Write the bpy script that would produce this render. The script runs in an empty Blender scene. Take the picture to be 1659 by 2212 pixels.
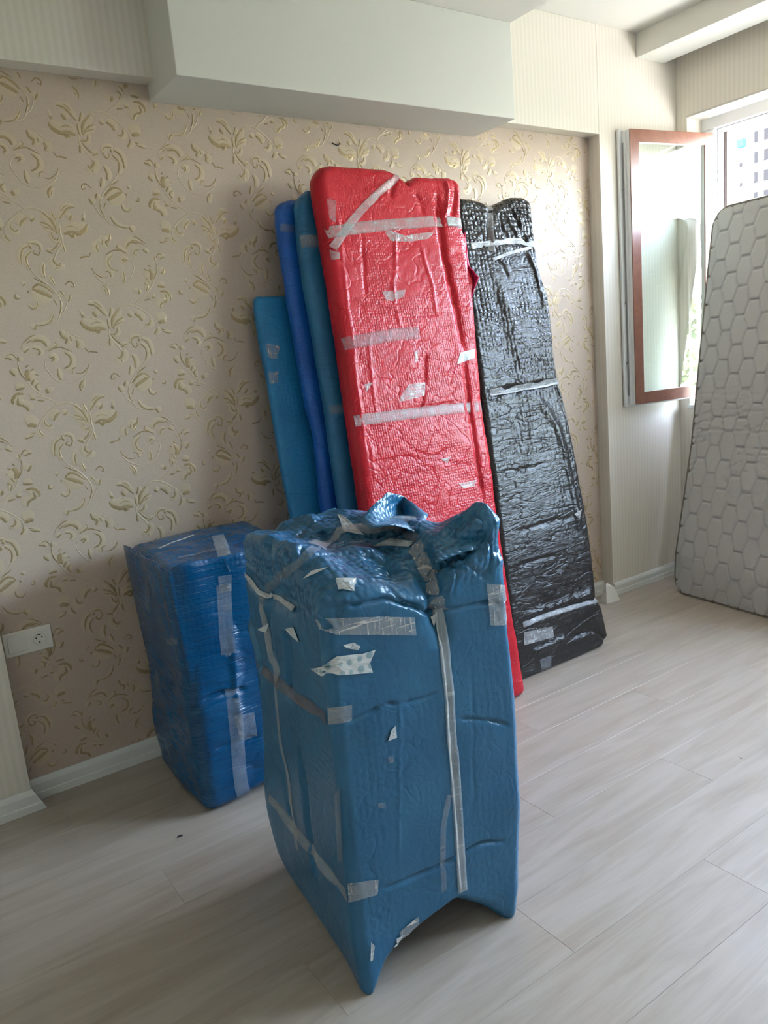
import bpy, bmesh, math, random
import numpy as np
from mathutils import Vector, Matrix
from mathutils.bvhtree import BVHTree
random.seed(4); RNG = np.random.default_rng(7)
scn = bpy.context.scene
C = scn.collection

# ---------------------------------------------------------------- camera, world, sun, exposure
FW, FH, FPX = 1659, 2212, 1660.0
YAW, PIT, ROL = math.radians(33.73), math.radians(11.33), math.radians(-5.18)
CAM = Vector((0, 0, 1.45))
_f = Vector((math.sin(YAW)*math.cos(PIT), math.cos(YAW)*math.cos(PIT), -math.sin(PIT)))
_r = Vector((math.cos(YAW), -math.sin(YAW), 0)); _u = _r.cross(_f)
RT = _r*math.cos(ROL) + _u*math.sin(ROL); UP = -_r*math.sin(ROL) + _u*math.cos(ROL)
cam_d = bpy.data.cameras.new('camera'); cam = bpy.data.objects.new('camera', cam_d); C.objects.link(cam)
m = Matrix.Identity(4)
for i, v in enumerate((RT, UP, -_f)):
    for j in range(3): m[j][i] = v[j]
m.translation = CAM; cam.matrix_world = m
cam_d.sensor_fit = 'HORIZONTAL'; cam_d.sensor_width = 36.0; cam_d.lens = 36.0*FPX/FW
cam_d.clip_start = 0.02; cam_d.clip_end = 300
scn.camera = cam
scn.view_settings.view_transform = 'Standard'; scn.view_settings.look = 'None'
scn.view_settings.gamma = 1.0; scn.view_settings.use_curve_mapping = False
scn.view_settings.exposure = 0.3

wld = bpy.data.worlds.new('sky'); scn.world = wld; wld.use_nodes = True
nt = wld.node_tree; nt.nodes.clear()
out = nt.nodes.new('ShaderNodeOutputWorld'); bg = nt.nodes.new('ShaderNodeBackground'); sky = nt.nodes.new('ShaderNodeTexSky')
sky.sky_type = 'NISHITA'; sky.sun_disc = False; sky.sun_elevation = math.radians(52); sky.sun_rotation = math.radians(250)
sky.air_density = 1.0; sky.dust_density = 3.0; sky.ozone_density = 0.6
mixw = nt.nodes.new('ShaderNodeMixRGB'); mixw.inputs['Fac'].default_value = 0.6; mixw.inputs['Color2'].default_value = (0.66, 0.642, 0.635, 1)
nt.links.new(sky.outputs[0], mixw.inputs['Color1']); nt.links.new(mixw.outputs[0], bg.inputs[0])
bg.inputs[1].default_value = 20.0
nt.links.new(bg.outputs[0], out.inputs[0])

sun_d = bpy.data.lights.new('sun', 'SUN'); sun_d.energy = 14.0; sun_d.angle = math.radians(0.6); sun_d.color = (1, 0.95, 0.86)
sun = bpy.data.objects.new('sun', sun_d); C.objects.link(sun)
sun.location = (-10, -4, 14); sun.rotation_euler = Vector((-0.55, -0.28, 1.0)).to_track_quat('Z', 'Y').to_euler()
def portal(y0, y1, z0, z1, x):
    d = bpy.data.lights.new('window_portal', 'AREA'); d.shape = 'RECTANGLE'; d.size = y1-y0; d.size_y = z1-z0; d.cycles.is_portal = True
    o = bpy.data.objects.new('window_portal', d); C.objects.link(o)
    o.matrix_world = Matrix(((0, 0, 1, x), (-1, 0, 0, (y0+y1)/2), (0, 1, 0, (z0+z1)/2), (0, 0, 0, 1)))   # -Z looks to -X (into the room)
portal(-0.5, 2.73, 1.0, 2.594, 4.32)

# ---------------------------------------------------------------- pixel helpers
def ray(px, py): return (RT*((px-FW/2)/FPX) - UP*((py-FH/2)/FPX) + _f)
def at(px, py, ax, val):
    d = ray(px, py); return CAM + d*((val-CAM[ax])/d[ax])

# ---------------------------------------------------------------- materials
MATS = {}
def lin(c):
    return tuple(((x/255)/12.92 if x/255 <= .04045 else (((x/255)+.055)/1.055)**2.4) for x in c)+(1,)
class NT:
    def __init__(s, name):
        s.m = bpy.data.materials.new(name); s.m.use_nodes = True; s.t = s.m.node_tree; s.t.nodes.clear()
        s.out = s.n('ShaderNodeOutputMaterial'); s.b = s.n('ShaderNodeBsdfPrincipled'); s.l(s.b.outputs[0], s.out.inputs[0]); MATS[name] = s.m
    def n(s, k, **kw):
        x = s.t.nodes.new(k)
        for a, v in kw.items(): setattr(x, a, v)
        return x
    def l(s, a, b): s.t.links.new(a, b)
    def set(s, **kw):
        for k, v in kw.items(): s.b.inputs[k.replace('_', ' ')].default_value = v
    def coord(s, scale=(1, 1, 1), rot=(0, 0, 0), which='Object'):
        tc = s.n('ShaderNodeTexCoord'); mp = s.n('ShaderNodeMapping'); mp.inputs['Scale'].default_value = scale; mp.inputs['Rotation'].default_value = rot
        s.l(tc.outputs[which], mp.inputs[0]); return mp.outputs[0]
    def noise(s, vec, scale, detail=3, rough=.5, dist=0):
        x = s.n('ShaderNodeTexNoise'); x.inputs['Scale'].default_value = scale; x.inputs['Detail'].default_value = detail
        x.inputs['Roughness'].default_value = rough; x.inputs['Distortion'].default_value = dist; s.l(vec, x.inputs['Vector']); return x.outputs['Fac']
    def ramp(s, fac, stops):
        x = s.n('ShaderNodeValToRGB'); e = x.color_ramp.elements
        while len(e) > 1: e.remove(e[-1])
        e[0].position, e[0].color = stops[0]
        for p, c in stops[1:]:
            k = e.new(p); k.color = c
        s.l(fac, x.inputs[0]); return x.outputs[0]
    def bump(s, h, strength, dist=.01, prev=None):
        x = s.n('ShaderNodeBump'); x.inputs['Strength'].default_value = strength; x.inputs['Distance'].default_value = dist
        s.l(h, x.inputs['Height'])
        if prev: s.l(prev, x.inputs['Normal'])
        return x.outputs[0]
    def math(s, op, a, b=None):
        x = s.n('ShaderNodeMath', operation=op)
        for i, v in enumerate((a, b)):
            if v is None: continue
            if isinstance(v, (int, float)): x.inputs[i].default_value = v
            else: s.l(v, x.inputs[i])
        return x.outputs[0]
def plain(name, rgb, rough=.5, metal=0, spec=.5):
    t = NT(name); t.set(Base_Color=lin(rgb), Roughness=rough, Metallic=metal, Specular_IOR_Level=spec); return t.m

plain('white_paint', (205, 200, 190), .6)
plain('ceiling_paint', (222, 218, 208), .7)
plain('beam_paint', (219, 217, 207), .55)
plain('base_white', (222, 223, 218), .35)
plain('pvc_white', (232, 232, 230), .25)
plain('steel', (150, 150, 148), .3, 1)
plain('dark', (22, 20, 19), .5)
plain('socket_white', (230, 226, 216), .3)
plain('brown_jamb', (92, 74, 66), .4)
plain('piping', (122, 115, 102), .7)
plain('mattress_side', (176, 170, 158), .8)
plain('facade', (226, 222, 212), .8)
plain('far_glass', (26, 27, 29), .8, 0, .0)
plain('awning', (30, 78, 74), .8, 0, 0)
plain('bark', (80, 62, 48), .9)
plain('ground', (150, 148, 138), .9)
plain('paper', (225, 222, 212), .6)
def m_stripe():
    t = NT('striped_wallpaper'); v = t.coord()
    sp = t.n('ShaderNodeSeparateXYZ'); t.l(v, sp.inputs[0])
    s = t.math('ADD', sp.outputs[0], sp.outputs[1])
    w = t.math('SINE', t.math('MULTIPLY', s, 2*math.pi/0.026))
    w2 = t.math('SINE', t.math('MULTIPLY', s, 2*math.pi/0.0065))
    h = t.math('ADD', t.math('MULTIPLY', w, .4), t.math('MULTIPLY', w2, .12))
    n = t.noise(t.coord((1, 1, .03)), 300, 2)
    f = t.math('ADD', t.math('ADD', t.math('MULTIPLY', h, .5), .5), t.math('MULTIPLY', t.math('SUBTRACT', n, .5), .3))
    c = t.ramp(f, [(.15, lin((221, 212, 197))), (.85, lin((232, 225, 212)))])
    t.l(c, t.b.inputs['Base Color']); t.set(Roughness=.36)
    t.l(t.bump(f, .12, .0015), t.b.inputs['Normal'])
m_stripe()
def m_damask():
    t = NT('damask_ground'); v = t.coord()
    n = t.noise(v, 160, 3); n2 = t.noise(v, 900, 2)
    c = t.ramp(n, [(.3, lin((190, 172, 156))), (.7, lin((198, 180, 165)))])
    t.l(c, t.b.inputs['Base Color']); t.set(Roughness=.46, Metallic=.06, Specular_IOR_Level=.2)
    t.l(t.bump(n2, .18, .001), t.b.inputs['Normal'])
    g = NT('damask_gold'); v = g.coord(); n = g.noise(v, 120, 3)
    c = g.ramp(n, [(.3, lin((158, 137, 102))), (.7, lin((178, 157, 122)))])
    g.l(c, g.b.inputs['Base Color']); g.set(Roughness=.4, Metallic=.35)
    k = NT('damask_cream'); k.set(Base_Color=lin((198, 180, 155)), Roughness=.4, Metallic=.1)
m_damask()
def m_floor():
    t = NT('laminate')
    v = t.coord((1, 1, 1))
    oi = t.n('ShaderNodeObjectInfo')
    off = t.n('ShaderNodeVectorMath', operation='ADD'); t.l(v, off.inputs[0])
    cmb = t.n('ShaderNodeCombineXYZ'); t.l(t.math('MULTIPLY', oi.outputs['Random'], 37), cmb.inputs[0]); t.l(t.math('MULTIPLY', oi.outputs['Random'], 91), cmb.inputs[1]); t.l(cmb.outputs[0], off.inputs[1])
    def st(sc):
        mp = t.n('ShaderNodeMapping'); mp.inputs['Scale'].default_value = sc; t.l(off.outputs[0], mp.inputs[0]); return mp.outputs[0]
    n1 = t.noise(st((.9, 8, 1)), 2.2, 4, .55, .9)
    n2 = t.noise(st((1, 40, 1)), 4, 4, .6, .3)
    n3 = t.noise(st((2, 90, 1)), 6, 2, .6)
    f = t.math('ADD', t.math('ADD', t.math('MULTIPLY', n1, .72), t.math('MULTIPLY', n2, .20)), t.math('MULTIPLY', n3, .08))
    f = t.math('ADD', f, t.math('MULTIPLY', t.math('SUBTRACT', oi.outputs['Random'], .5), .06))
    c = t.ramp(f, [(.30, lin((160, 146, 132))), (.45, lin((170, 158, 144))), (.55, lin((177, 166, 153))), (.70, lin((185, 174, 162)))])
    t.l(c, t.b.inputs['Base Color']); t.set(Roughness=.33)
    t.l(t.ramp(n2, [(.3, (.28,)*3+(1,)), (.7, (.42,)*3+(1,))]), t.b.inputs['Roughness'])
    t.l(t.bump(f, .06, .002), t.b.inputs['Normal'])
m_floor(); plain('gap', (120, 110, 100), .8)
def m_wrap(name, ca, cb, bub=70, bstr=.5, wr=.5, rough=.34, stretch=(1, 1, 1), zr=None, spec=.5, net=7, netstr=.35):
    """plastic bubble wrap; zr = (z0, z1, lo, hi): bubbles flattened below, plump above"""
    t = NT(name); v = t.coord()
    n0 = t.noise(v, 5, 3)
    c = t.ramp(n0, [(.35, lin(ca)), (.65, lin(cb))]); t.l(c, t.b.inputs['Base Color'])
    vo = t.n('ShaderNodeTexVoronoi', feature='SMOOTH_F1'); vo.inputs['Scale'].default_value = bub; vo.inputs['Smoothness'].default_value = .4; vo.inputs['Randomness'].default_value = .45; t.l(v, vo.inputs['Vector'])
    h1 = t.math('MULTIPLY', vo.outputs['Distance'], -1.0)
    amp = t.ramp(t.noise(v, 3.5, 2), [(.38, (.10,)*3+(1,)), (.62, (1,)*3+(1,))])
    h1 = t.math('MULTIPLY', h1, amp)
    w1 = t.noise(t.coord(stretch), 22, 4, .55, 1.2)
    rid = t.math('ABSOLUTE', t.math('SUBTRACT', w1, .5))
    if zr:
        sp_ = t.n('ShaderNodeSeparateXYZ'); t.l(v, sp_.inputs[0]); mr = t.n('ShaderNodeMapRange'); mr.interpolation_type = 'SMOOTHSTEP'
        for k_, x_ in zip((1, 2, 3, 4), zr): mr.inputs[k_].default_value = x_
        t.l(sp_.outputs[2], mr.inputs[0]); h1 = t.math('MULTIPLY', h1, mr.outputs[0])
    cr_ = t.ramp(t.math('ABSOLUTE', t.math('SUBTRACT', t.noise(t.coord(stretch, (.1, .15, .1)), net, 2, .5, .45), .5)), [(0, (0, 0, 0, 1)), (.028, (1, 1, 1, 1))])
    b0 = t.bump(cr_, netstr, .004)
    b1 = t.bump(h1, bstr, .012, b0)
    b2 = t.bump(rid, wr, .03, b1)
    t.l(b2, t.b.inputs['Normal']); t.set(Roughness=rough, Specular_IOR_Level=spec)
m_wrap('wrap_blue', (36, 95, 132), (46, 107, 144), bub=58, bstr=.9, wr=.10, rough=.29, zr=(.90, .98, .12, .9), netstr=.14)
m_wrap('wrap_royal', (6, 70, 112), (10, 80, 122), bub=60, bstr=.35, wr=.3, rough=.2, stretch=(.3, .3, 3.0), zr=(.6, .85, .25, 1))
m_wrap('wrap_sky', (28, 120, 174), (36, 130, 186), bub=60, bstr=.3, wr=.18, rough=.4, stretch=(.7, .7, 1.8))
m_wrap('wrap_bright', (16, 86, 172), (20, 96, 185), bub=60, bstr=.25, wr=.2, rough=.4, stretch=(.6, .6, 2.2))
m_wrap('wrap_teal', (28, 98, 142), (36, 110, 152), bub=60, bstr=.25, wr=.22, rough=.4, stretch=(.5, .5, 2.6))
m_wrap('wrap_red', (182, 27, 41), (192, 34, 48), bub=95, bstr=.24, wr=.07, rough=.33, spec=.32, net=8, netstr=.3)
m_wrap('wrap_black', (38, 34, 32), (46, 42, 39), bub=46, bstr=.9, wr=.2, rough=.27, stretch=(.5, .5, 1.8), zr=(1.0, 1.9, .3, 1.0), spec=.3, net=8)
m_wrap('wrap_magenta', (214, 30, 90), (224, 40, 100), bub=90, bstr=.2, wr=.2, rough=.4)
def m_tape(name, rgb, a0, a1, rough=.22, scale=60):
    t = NT(name); v = t.coord()
    g = t.noise(v, scale*.5, 3); k_ = scale/45
    na_ = t.noise(t.coord((1.0, 1.0, .10), (.5, .3, .2)), 170*k_, 3, .6, .4); nb2 = t.noise(t.coord((.10, .10, 1.0), (.2, -.25, .1)), 170*k_, 3, .6, .4)
    n = t.math('MAXIMUM', na_, nb2)
    ln = t.ramp(n, [(.58, (0, 0, 0, 1)), (.70, (1, 1, 1, 1))])
    al = t.math('ADD', t.math('MULTIPLY', g, a0*1.6), t.math('MULTIPLY', ln, a1-a0*.8)); al = t.math('ADD', al, a0*.2); t.l(al, t.b.inputs['Alpha'])
    t.set(Base_Color=lin(rgb), Roughness=rough)
    t.l(t.bump(n, .4, .003), t.b.inputs['Normal'])
m_tape('tape_clear', (205, 205, 205), .24, .42)
m_tape('tape_faint', (185, 190, 195), .14, .26)
m_tape('tape_crinkle', (220, 220, 218), .20, .75, .2, 42)
m_tape('tape_white', (200, 206, 208), .95, 1.2, .35, 40)
m_tape('tape_bright', (222, 224, 224), .5, .75, .15, 36)
m_tape('tape_strip', (190, 200, 206), .42, .6, .22, 24)
m_tape('tape_brown', (140, 128, 130), .30, .5)
def m_label():
    t = NT('label_dotted'); v = t.coord()
    vo = t.n('ShaderNodeTexVoronoi'); vo.inputs['Scale'].default_value = 42; vo.inputs['Randomness'].default_value = .25; t.l(v, vo.inputs['Vector'])
    c = t.ramp(vo.outputs['Distance'], [(.30, lin((150, 175, 185))), (.42, lin((212, 216, 216)))])
    t.l(c, t.b.inputs['Base Color']); t.set(Roughness=.35)
m_label()
def m_mattress():
    t = NT('mattress_fabric'); v = t.coord(); n = t.noise(v, 500, 2)
    t.l(t.ramp(n, [(.3, lin((184, 182, 177))), (.7, lin((194, 192, 188)))]), t.b.inputs['Base Color'])
    t.set(Roughness=.75, Sheen_Weight=.2); t.l(t.bump(n, .15, .002), t.b.inputs['Normal'])
m_mattress()
def m_wood():
    t = NT('sash_brown'); v = t.coord((1, 1, 1)); n = t.noise(v, 30, 3)
    t.l(t.ramp(n, [(.3, lin((128, 84, 68))), (.7, lin((142, 96, 78)))]), t.b.inputs['Base Color']); t.set(Roughness=.28)
m_wood()
def m_glass():
    t = NT('glass'); t.t.nodes.remove(t.b)
    tr = t.n('ShaderNodeBsdfTransparent'); tr.inputs[0].default_value = (.93, .96, .94, 1)
    gl = t.n('ShaderNodeBsdfGlossy'); gl.inputs['Roughness'].default_value = .0; gl.inputs[0].default_value = (1, 1, 1, 1)
    fr = t.n('ShaderNodeFresnel'); ge = t.n('ShaderNodeNewGeometry'); t.l(t.math('ADD', t.math('MULTIPLY', ge.outputs['Backfacing'], 1/1.75-1.75), 1.75), fr.inputs['IOR'])
    mx = t.n('ShaderNodeMixShader'); t.l(fr.outputs[0], mx.inputs[0]); t.l(tr.outputs[0], mx.inputs[1]); t.l(gl.outputs[0], mx.inputs[2]); t.l(mx.outputs[0], t.out.inputs[0])
m_glass()
def m_leaf():
    t = NT('leaf'); v = t.coord(); n = t.noise(v, 2.5, 3)
    t.l(t.ramp(n, [(.3, lin((52, 74, 22))), (.7, lin((86, 106, 40)))]), t.b.inputs['Base Color']); t.set(Roughness=.5)
m_leaf()

# ---------------------------------------------------------------- object helpers
def link(name, me, mat=None, parent=None, smooth=False):
    o = bpy.data.objects.new(name, me); C.objects.link(o)
    if mat is not None and not me.materials: me.materials.append(MATS[mat])
    if smooth: me.polygons.foreach_set('use_smooth', [True]*len(me.polygons))
    if parent is not None: o.parent = parent
    return o
def tag(o, label=None, cat=None, group=None, kind=None):
    if label: o['label'] = label
    if cat: o['category'] = cat
    if group: o['group'] = group
    if kind: o['kind'] = kind
    return o
def empty(name, loc, label, cat, group=None):
    o = bpy.data.objects.new(name, None); C.objects.link(o); o.location = loc; o.empty_display_size = .05
    return tag(o, label, cat, group)
def wloc(parent):
    p = Vector((0, 0, 0))
    while parent is not None: p += parent.location; parent = parent.parent
    return p
def mesh(name, verts, faces, mat, parent=None, smooth=False):
    o = wloc(parent)
    me = bpy.data.meshes.new(name); me.from_pydata([tuple(Vector(v)-o) for v in verts], [], faces); me.update()
    return link(name, me, mat, parent, smooth)
def bm_obj(name, bm, mat, parent=None, smooth=False):
    o = wloc(parent)
    if o.length: bmesh.ops.translate(bm, verts=bm.verts, vec=-o)
    bmesh.ops.recalc_face_normals(bm, faces=bm.faces)
    me = bpy.data.meshes.new(name); bm.to_mesh(me); bm.free()
    return link(name, me, mat, parent, smooth)
def add_box(bm, a, b, bevel=0, seg=2):
    r = bmesh.ops.create_cube(bm, size=1.0)['verts']
    for v in r: v.co = Vector([a[i]+(v.co[i]+.5)*(b[i]-a[i]) for i in range(3)])
    if bevel:
        es = list({e for v in r for e in v.link_edges})
        bmesh.ops.bevel(bm, geom=es, offset=bevel, segments=seg, affect='EDGES', profile=.5)
def box(name, a, b, mat, parent=None, bevel=0, seg=2):
    bm = bmesh.new(); add_box(bm, a, b, bevel, seg); return bm_obj(name, bm, mat, parent)
def struct(o): o['kind'] = 'structure'; return o
def rbox(name, p0, p1, half, z0, z1, mat, parent=None, bevel=.0):
    """box along p0->p1 (xy), thickness to the left side 'half' (vector offset)"""
    bm = bmesh.new(); a = Vector((p0[0], p0[1], 0)); b = Vector((p1[0], p1[1], 0)); n = Vector((half[0], half[1], 0))
    vs = [bm.verts.new(q+Vector((0, 0, z))) for z in (z0, z1) for q in (a, b, b+n, a+n)]
    for f in ((0, 1, 2, 3), (4, 5, 6, 7), (0, 1, 5, 4), (1, 2, 6, 5), (2, 3, 7, 6), (3, 0, 4, 7)): bm.faces.new([vs[i] for i in f])
    bmesh.ops.recalc_face_normals(bm, faces=bm.faces)
    if bevel: bmesh.ops.bevel(bm, geom=list(bm.edges), offset=bevel, segments=2, affect='EDGES', profile=.5)
    return bm_obj(name, bm, mat, parent)

# ---------------------------------------------------------------- room
YF, YW = 2.795, 2.87          # striped wall face, papered niche face
XW = 4.04                     # window wall face
NX0, NX1, NZ = 0.275, 3.392, 2.467
ZD, ZC = 2.794, 2.98          # dropped and high ceilings
XL, YR = -1.6, -2.6
floor = struct(box('floor', (XL-.1, YR-.1, -.06), (XW+.3, 2.97, -.009), 'gap'))
PW, PL = .204, 1.42
bases = {}
row = 0; y = .932 - PW*18
while y < 2.87:
    y0, y1 = max(y, YR), min(y+PW, 2.868); x = XL - PL*((row*.37) % 1.0)
    while x < XW:
        x0, x1 = max(x, XL), min(x+PL, XW)
        if x1-x0 > .03 and y1-y0 > .01:
            k = (round(x1-x0, 3), round(y1-y0, 3))
            if k not in bases:
                bm = bmesh.new(); add_box(bm, (.0002, .0002, -.008), (k[0]-.0002, k[1]-.0002, 0), .0005, 1)
                bmesh.ops.recalc_face_normals(bm, faces=bm.faces)
                me = bpy.data.meshes.new('plank'); bm.to_mesh(me); bm.free(); me.materials.append(MATS['laminate']); bases[k] = me
            o = bpy.data.objects.new('plank', bases[k]); C.objects.link(o); o.parent = floor; o.location = (x0, y0, 0)
        x += PL
    y += PW; row += 1

wall = struct(box('wall_back', (NX0-.05, YW, 0), (NX1+.05, YW+.1, 2.62), 'damask_ground'))
struct(box('wall_back_left', (XL-.1, YF, 0), (NX0, YW+.1, ZD), 'striped_wallpaper'))
struct(box('wall_back_right', (NX1, YF, 0), (XW+.3, YW+.1, ZC), 'striped_wallpaper'))
struct(box('wall_back_header', (NX0, YF, NZ), (NX1, YW, ZC), 'striped_wallpaper', bevel=.003))
struct(box('trim_1', (2.606, YF-.004, NZ), (2.652, YF, ZC), 'striped_wallpaper', bevel=.0015))
struct(box('ceiling', (XL-.1, YR-.1, ZC), (XW+.3, YW+.1, ZC+.1), 'ceiling_paint'))
struct(box('ceiling_dropped', (XL-.1, YR-.1, ZD), (2.605, YF, ZC), 'ceiling_paint'))
struct(box('ceiling_beam', (1.075, 2.594, 2.412), (2.603, YW, ZD), 'beam_paint', bevel=.003))
struct(box('trim_2', (3.70, YR, 2.862), (3.93, YF, ZC), 'beam_paint', bevel=.003))
struct(box('wall_left', (XL-.1, YR-.1, 0), (XL, YF, ZD), 'white_paint'))
struct(box('wall_rear', (XL, YR-.1, 0), (XW+.3, YR, ZC), 'white_paint'))
# window wall in pieces round the two window openings
W1, SZ, HZ = (-.5, 2.73), 1.0, 2.594
bm = bmesh.new()
X1 = XW+.28
for a, b in (((XW, YR, 0), (X1, YF, SZ)), ((XW, YR, HZ), (X1, YF, ZC)), ((XW, YR, SZ), (X1, W1[0], HZ)), ((XW, W1[1], SZ), (X1, YF, HZ))):
    add_box(bm, a, b)
struct(bm_obj('wall_right', bm, 'striped_wallpaper'))
struct(box('trim_3', (XW-.004, W1[0], HZ-.012), (X1-.16, W1[1], HZ), 'white_paint', bevel=.003))

def baseboard(name, pts, th, h=.075, endcut=0):
    """profiled skirting along one straight run; pts = (p0, p1) front of wall, th = unit vector into the room"""
    prof = [(0, 0), (.018, 0), (.018, .026), (.0155, .030), (.0155, h-.018), (.012, h-.008), (.006, h), (0, h)]
    p0, p1 = Vector(pts[0]+(0,)), Vector(pts[1]+(0,)); n = Vector(th+(0,)); d = (p1-p0).normalized()
    vs = []
    for i, p in enumerate((p0, p1)):
        for a, z in prof: vs.append(p + n*a + Vector((0, 0, z)) + (d*(endcut*(1-z/h)) if i else Vector()))
    k = len(prof)
    fs = [(i, (i+1) % k, k+(i+1) % k, k+i) for i in range(k)] + [tuple(range(k)), tuple(range(2*k-1, k-1, -1))]
    return struct(mesh(name, vs, fs, 'base_white'))
baseboard('baseboard_left', ((XL, YF), (NX0+.004, YF)), (0, -1), .08, .034)
baseboard('baseboard_back', ((NX0, YW), (NX1, YW)), (0, -1), .078)
baseboard('baseboard_right', ((NX1, YF), (XW, YF)), (0, -1), .072)
baseboard('baseboard_window', ((XW, YR), (XW, YF)), (-1, 0), .075)

# ---------------------------------------------------------------- damask ornament (embossed relief on the niche wall)
OR = [  # traced strokes: points + width; 'f' = pale raised stem
 [(410,490),(450,540),(520,578),(580,572),(645,600),36],[(540,570),(575,612),(602,575),24],[(478,345),(540,360),(600,420),(648,475),17],[(528,332),(570,358),(603,395),12],
 [(418,447),(445,443),26],[(522,420),(562,468),24],[(505,535),(560,520),(612,537),9],[(690,408),(686,450),(675,484),14],[(658,505),(668,560),(682,604),12],
 [(768,425),(722,480),(704,535),(700,595),24],[(805,512),(750,535),(712,575),16],[(802,552),(740,565),(705,598),13],[(748,595),(748,640),(715,657),(698,632),13],[(682,686),(685,755),16],
 [(685,640),(728,700),(780,748),(822,762),10],[(748,720),(775,737),9],[(788,776),(838,752),14],[(792,812),(805,850),(772,884),(748,858),22],[(805,895),(783,908),12],
 [(842,485),(884,513),18],[(905,488),(952,520),(978,564),22],[(1044,552),(1052,588),(1030,612),(1003,600),15],[(1122,604),(1158,590),(1192,600),34],[(1111,640),(1111,670),(1088,702),15],[(1165,682),(1200,700),(1240,712),12],[(1150,662),(1192,677),8],
 [(884,765),(880,722),(912,700),(962,712),12],[(884,762),(910,797),(942,780),(922,758),10],[(940,732),(962,736),22],[(968,728),(1020,760),(1052,830),(1062,885),15],[(958,770),(1010,820),(1020,880),(1008,925),13],
 [(884,866),(912,920),(916,985),16],[(872,965),(858,1045),14],[(1042,1082),(990,1050),(940,1070),(888,1124),20],[(1044,1085),(980,1122),(915,1158),32],[(925,1042),(1012,988),8],
 [(778,1052),(732,1014),(700,1030),(704,1062),(732,1052),10],[(832,1098),(813,1142),17],[(758,1138),(792,1192),18],[(852,1178),(868,1250),(900,1302),10],[(888,1225),(902,1178),8],
 [(938,1288),(968,1340),(1020,1380),(1102,1392),12],[(1103,1382),(1132,1425),18],[(1082,1038),(1108,1062),12],[(1158,1160),(1190,1164),(1182,1132),12],[(1038,1188),(1050,1232),(1090,1252),(1117,1222),12],[(1074,1098),(1086,1122),10],
 [(225,558),(250,612),(292,640),(278,684),22],[(314,618),(332,664),15],[(374,662),(392,698),(385,734),22],[(114,732),(170,700),(196,680),(178,653),12],[(160,716),(220,705),(270,725),(334,762),8],
 [(263,758),(316,800),(332,850),(310,892),(262,906),16],[(128,802),(160,788),(182,800),(148,827),14],[(208,902),(214,960),(237,1012),14],[(345,964),(338,922),(374,908),12],[(370,962),(430,970),(482,930),(497,886),8],
 [(447,1036),(414,1080),(420,1134),16],[(442,1066),(434,1114),8],[(453,742),(492,792),8],[(490,780),(540,790),(574,802),10],
 [(1368,732),(1410,690),(1452,678),8],[(1384,742),(1430,715),(1482,713),7],[(1420,732),(1480,724),(1522,758),(1532,786),20],[(1368,812),(1404,783),14],[(1430,783),(1470,798),(1488,830),(1468,842),13],
 [(1228,838),(1260,843),(1284,864),14],[(1238,822),(1280,813),(1312,852),7],[(1325,840),(1327,878),18],[(1262,942),(1303,994),20],[(1322,886),(1338,970),(1382,1042),8],[(1398,955),(1390,1000),(1408,1050),38],
 [(1378,934),(1397,916),10],[(1438,952),(1408,972),8],[(1442,1036),(1418,1084),16],[(1474,1078),(1450,1100),(1472,1144),14],[(1523,1132),(1542,1170),26],[(1302,1106),(1368,1099),20],
 [(1362,1150),(1310,1150),(1280,1190),(1285,1224),24],[(1318,1168),(1318,1220),(1352,1242),24],[(1338,1232),(1380,1260),(1392,1294),22],[(1408,1200),(1444,1200),16],[(1458,1215),(1512,1226),10],
 [(690,560),(672,620),(690,690),(760,770),(795,830),'f',13],[(700,560),(720,470),(770,415),(860,400),(980,470),(1095,580),(1112,650),'f',11],[(1008,925),(980,980),(930,1030),(880,1100),(850,1200),(905,1320),(960,1370),(1100,1395),'f',9],
 [(800,1190),(850,1272),(912,1322),'f',7],[(310,580),(380,630),(442,662),'f',7],[(95,800),(88,850),(112,905),(210,1020),(340,1052),'f',7],[(497,888),(472,980),(400,1030),(348,1046),'f',8],
 [(1368,1148),(1480,1190),(1562,1230),(1602,1272),'f',9],[(1382,1042),(1440,1130),(1562,1232),'f',9],[(640,600),(600,540),(560,500),(500,470),'f',9],[(1325,870),(1330,930),(1382,1042),'f',6],[(1350,780),(1370,720),(1440,655),'f',6],
]
XP, ZP = .568, .323
def catmull(pts, n):
    P = [pts[0]]+list(pts)+[pts[-1]]; out = []
    m_ = len(pts)-1
    for i in range(n+1):
        t = i/n*m_; k = min(int(t), m_-1); t -= k; a, b, c, d = [np.array(P[k+j], float) for j in range(4)]
        out.append(.5*((2*b)+(-a+c)*t+(2*a-5*b+4*c-d)*t*t+(-a+3*b-3*c+d)*t**3))
    return np.array(out)
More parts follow.
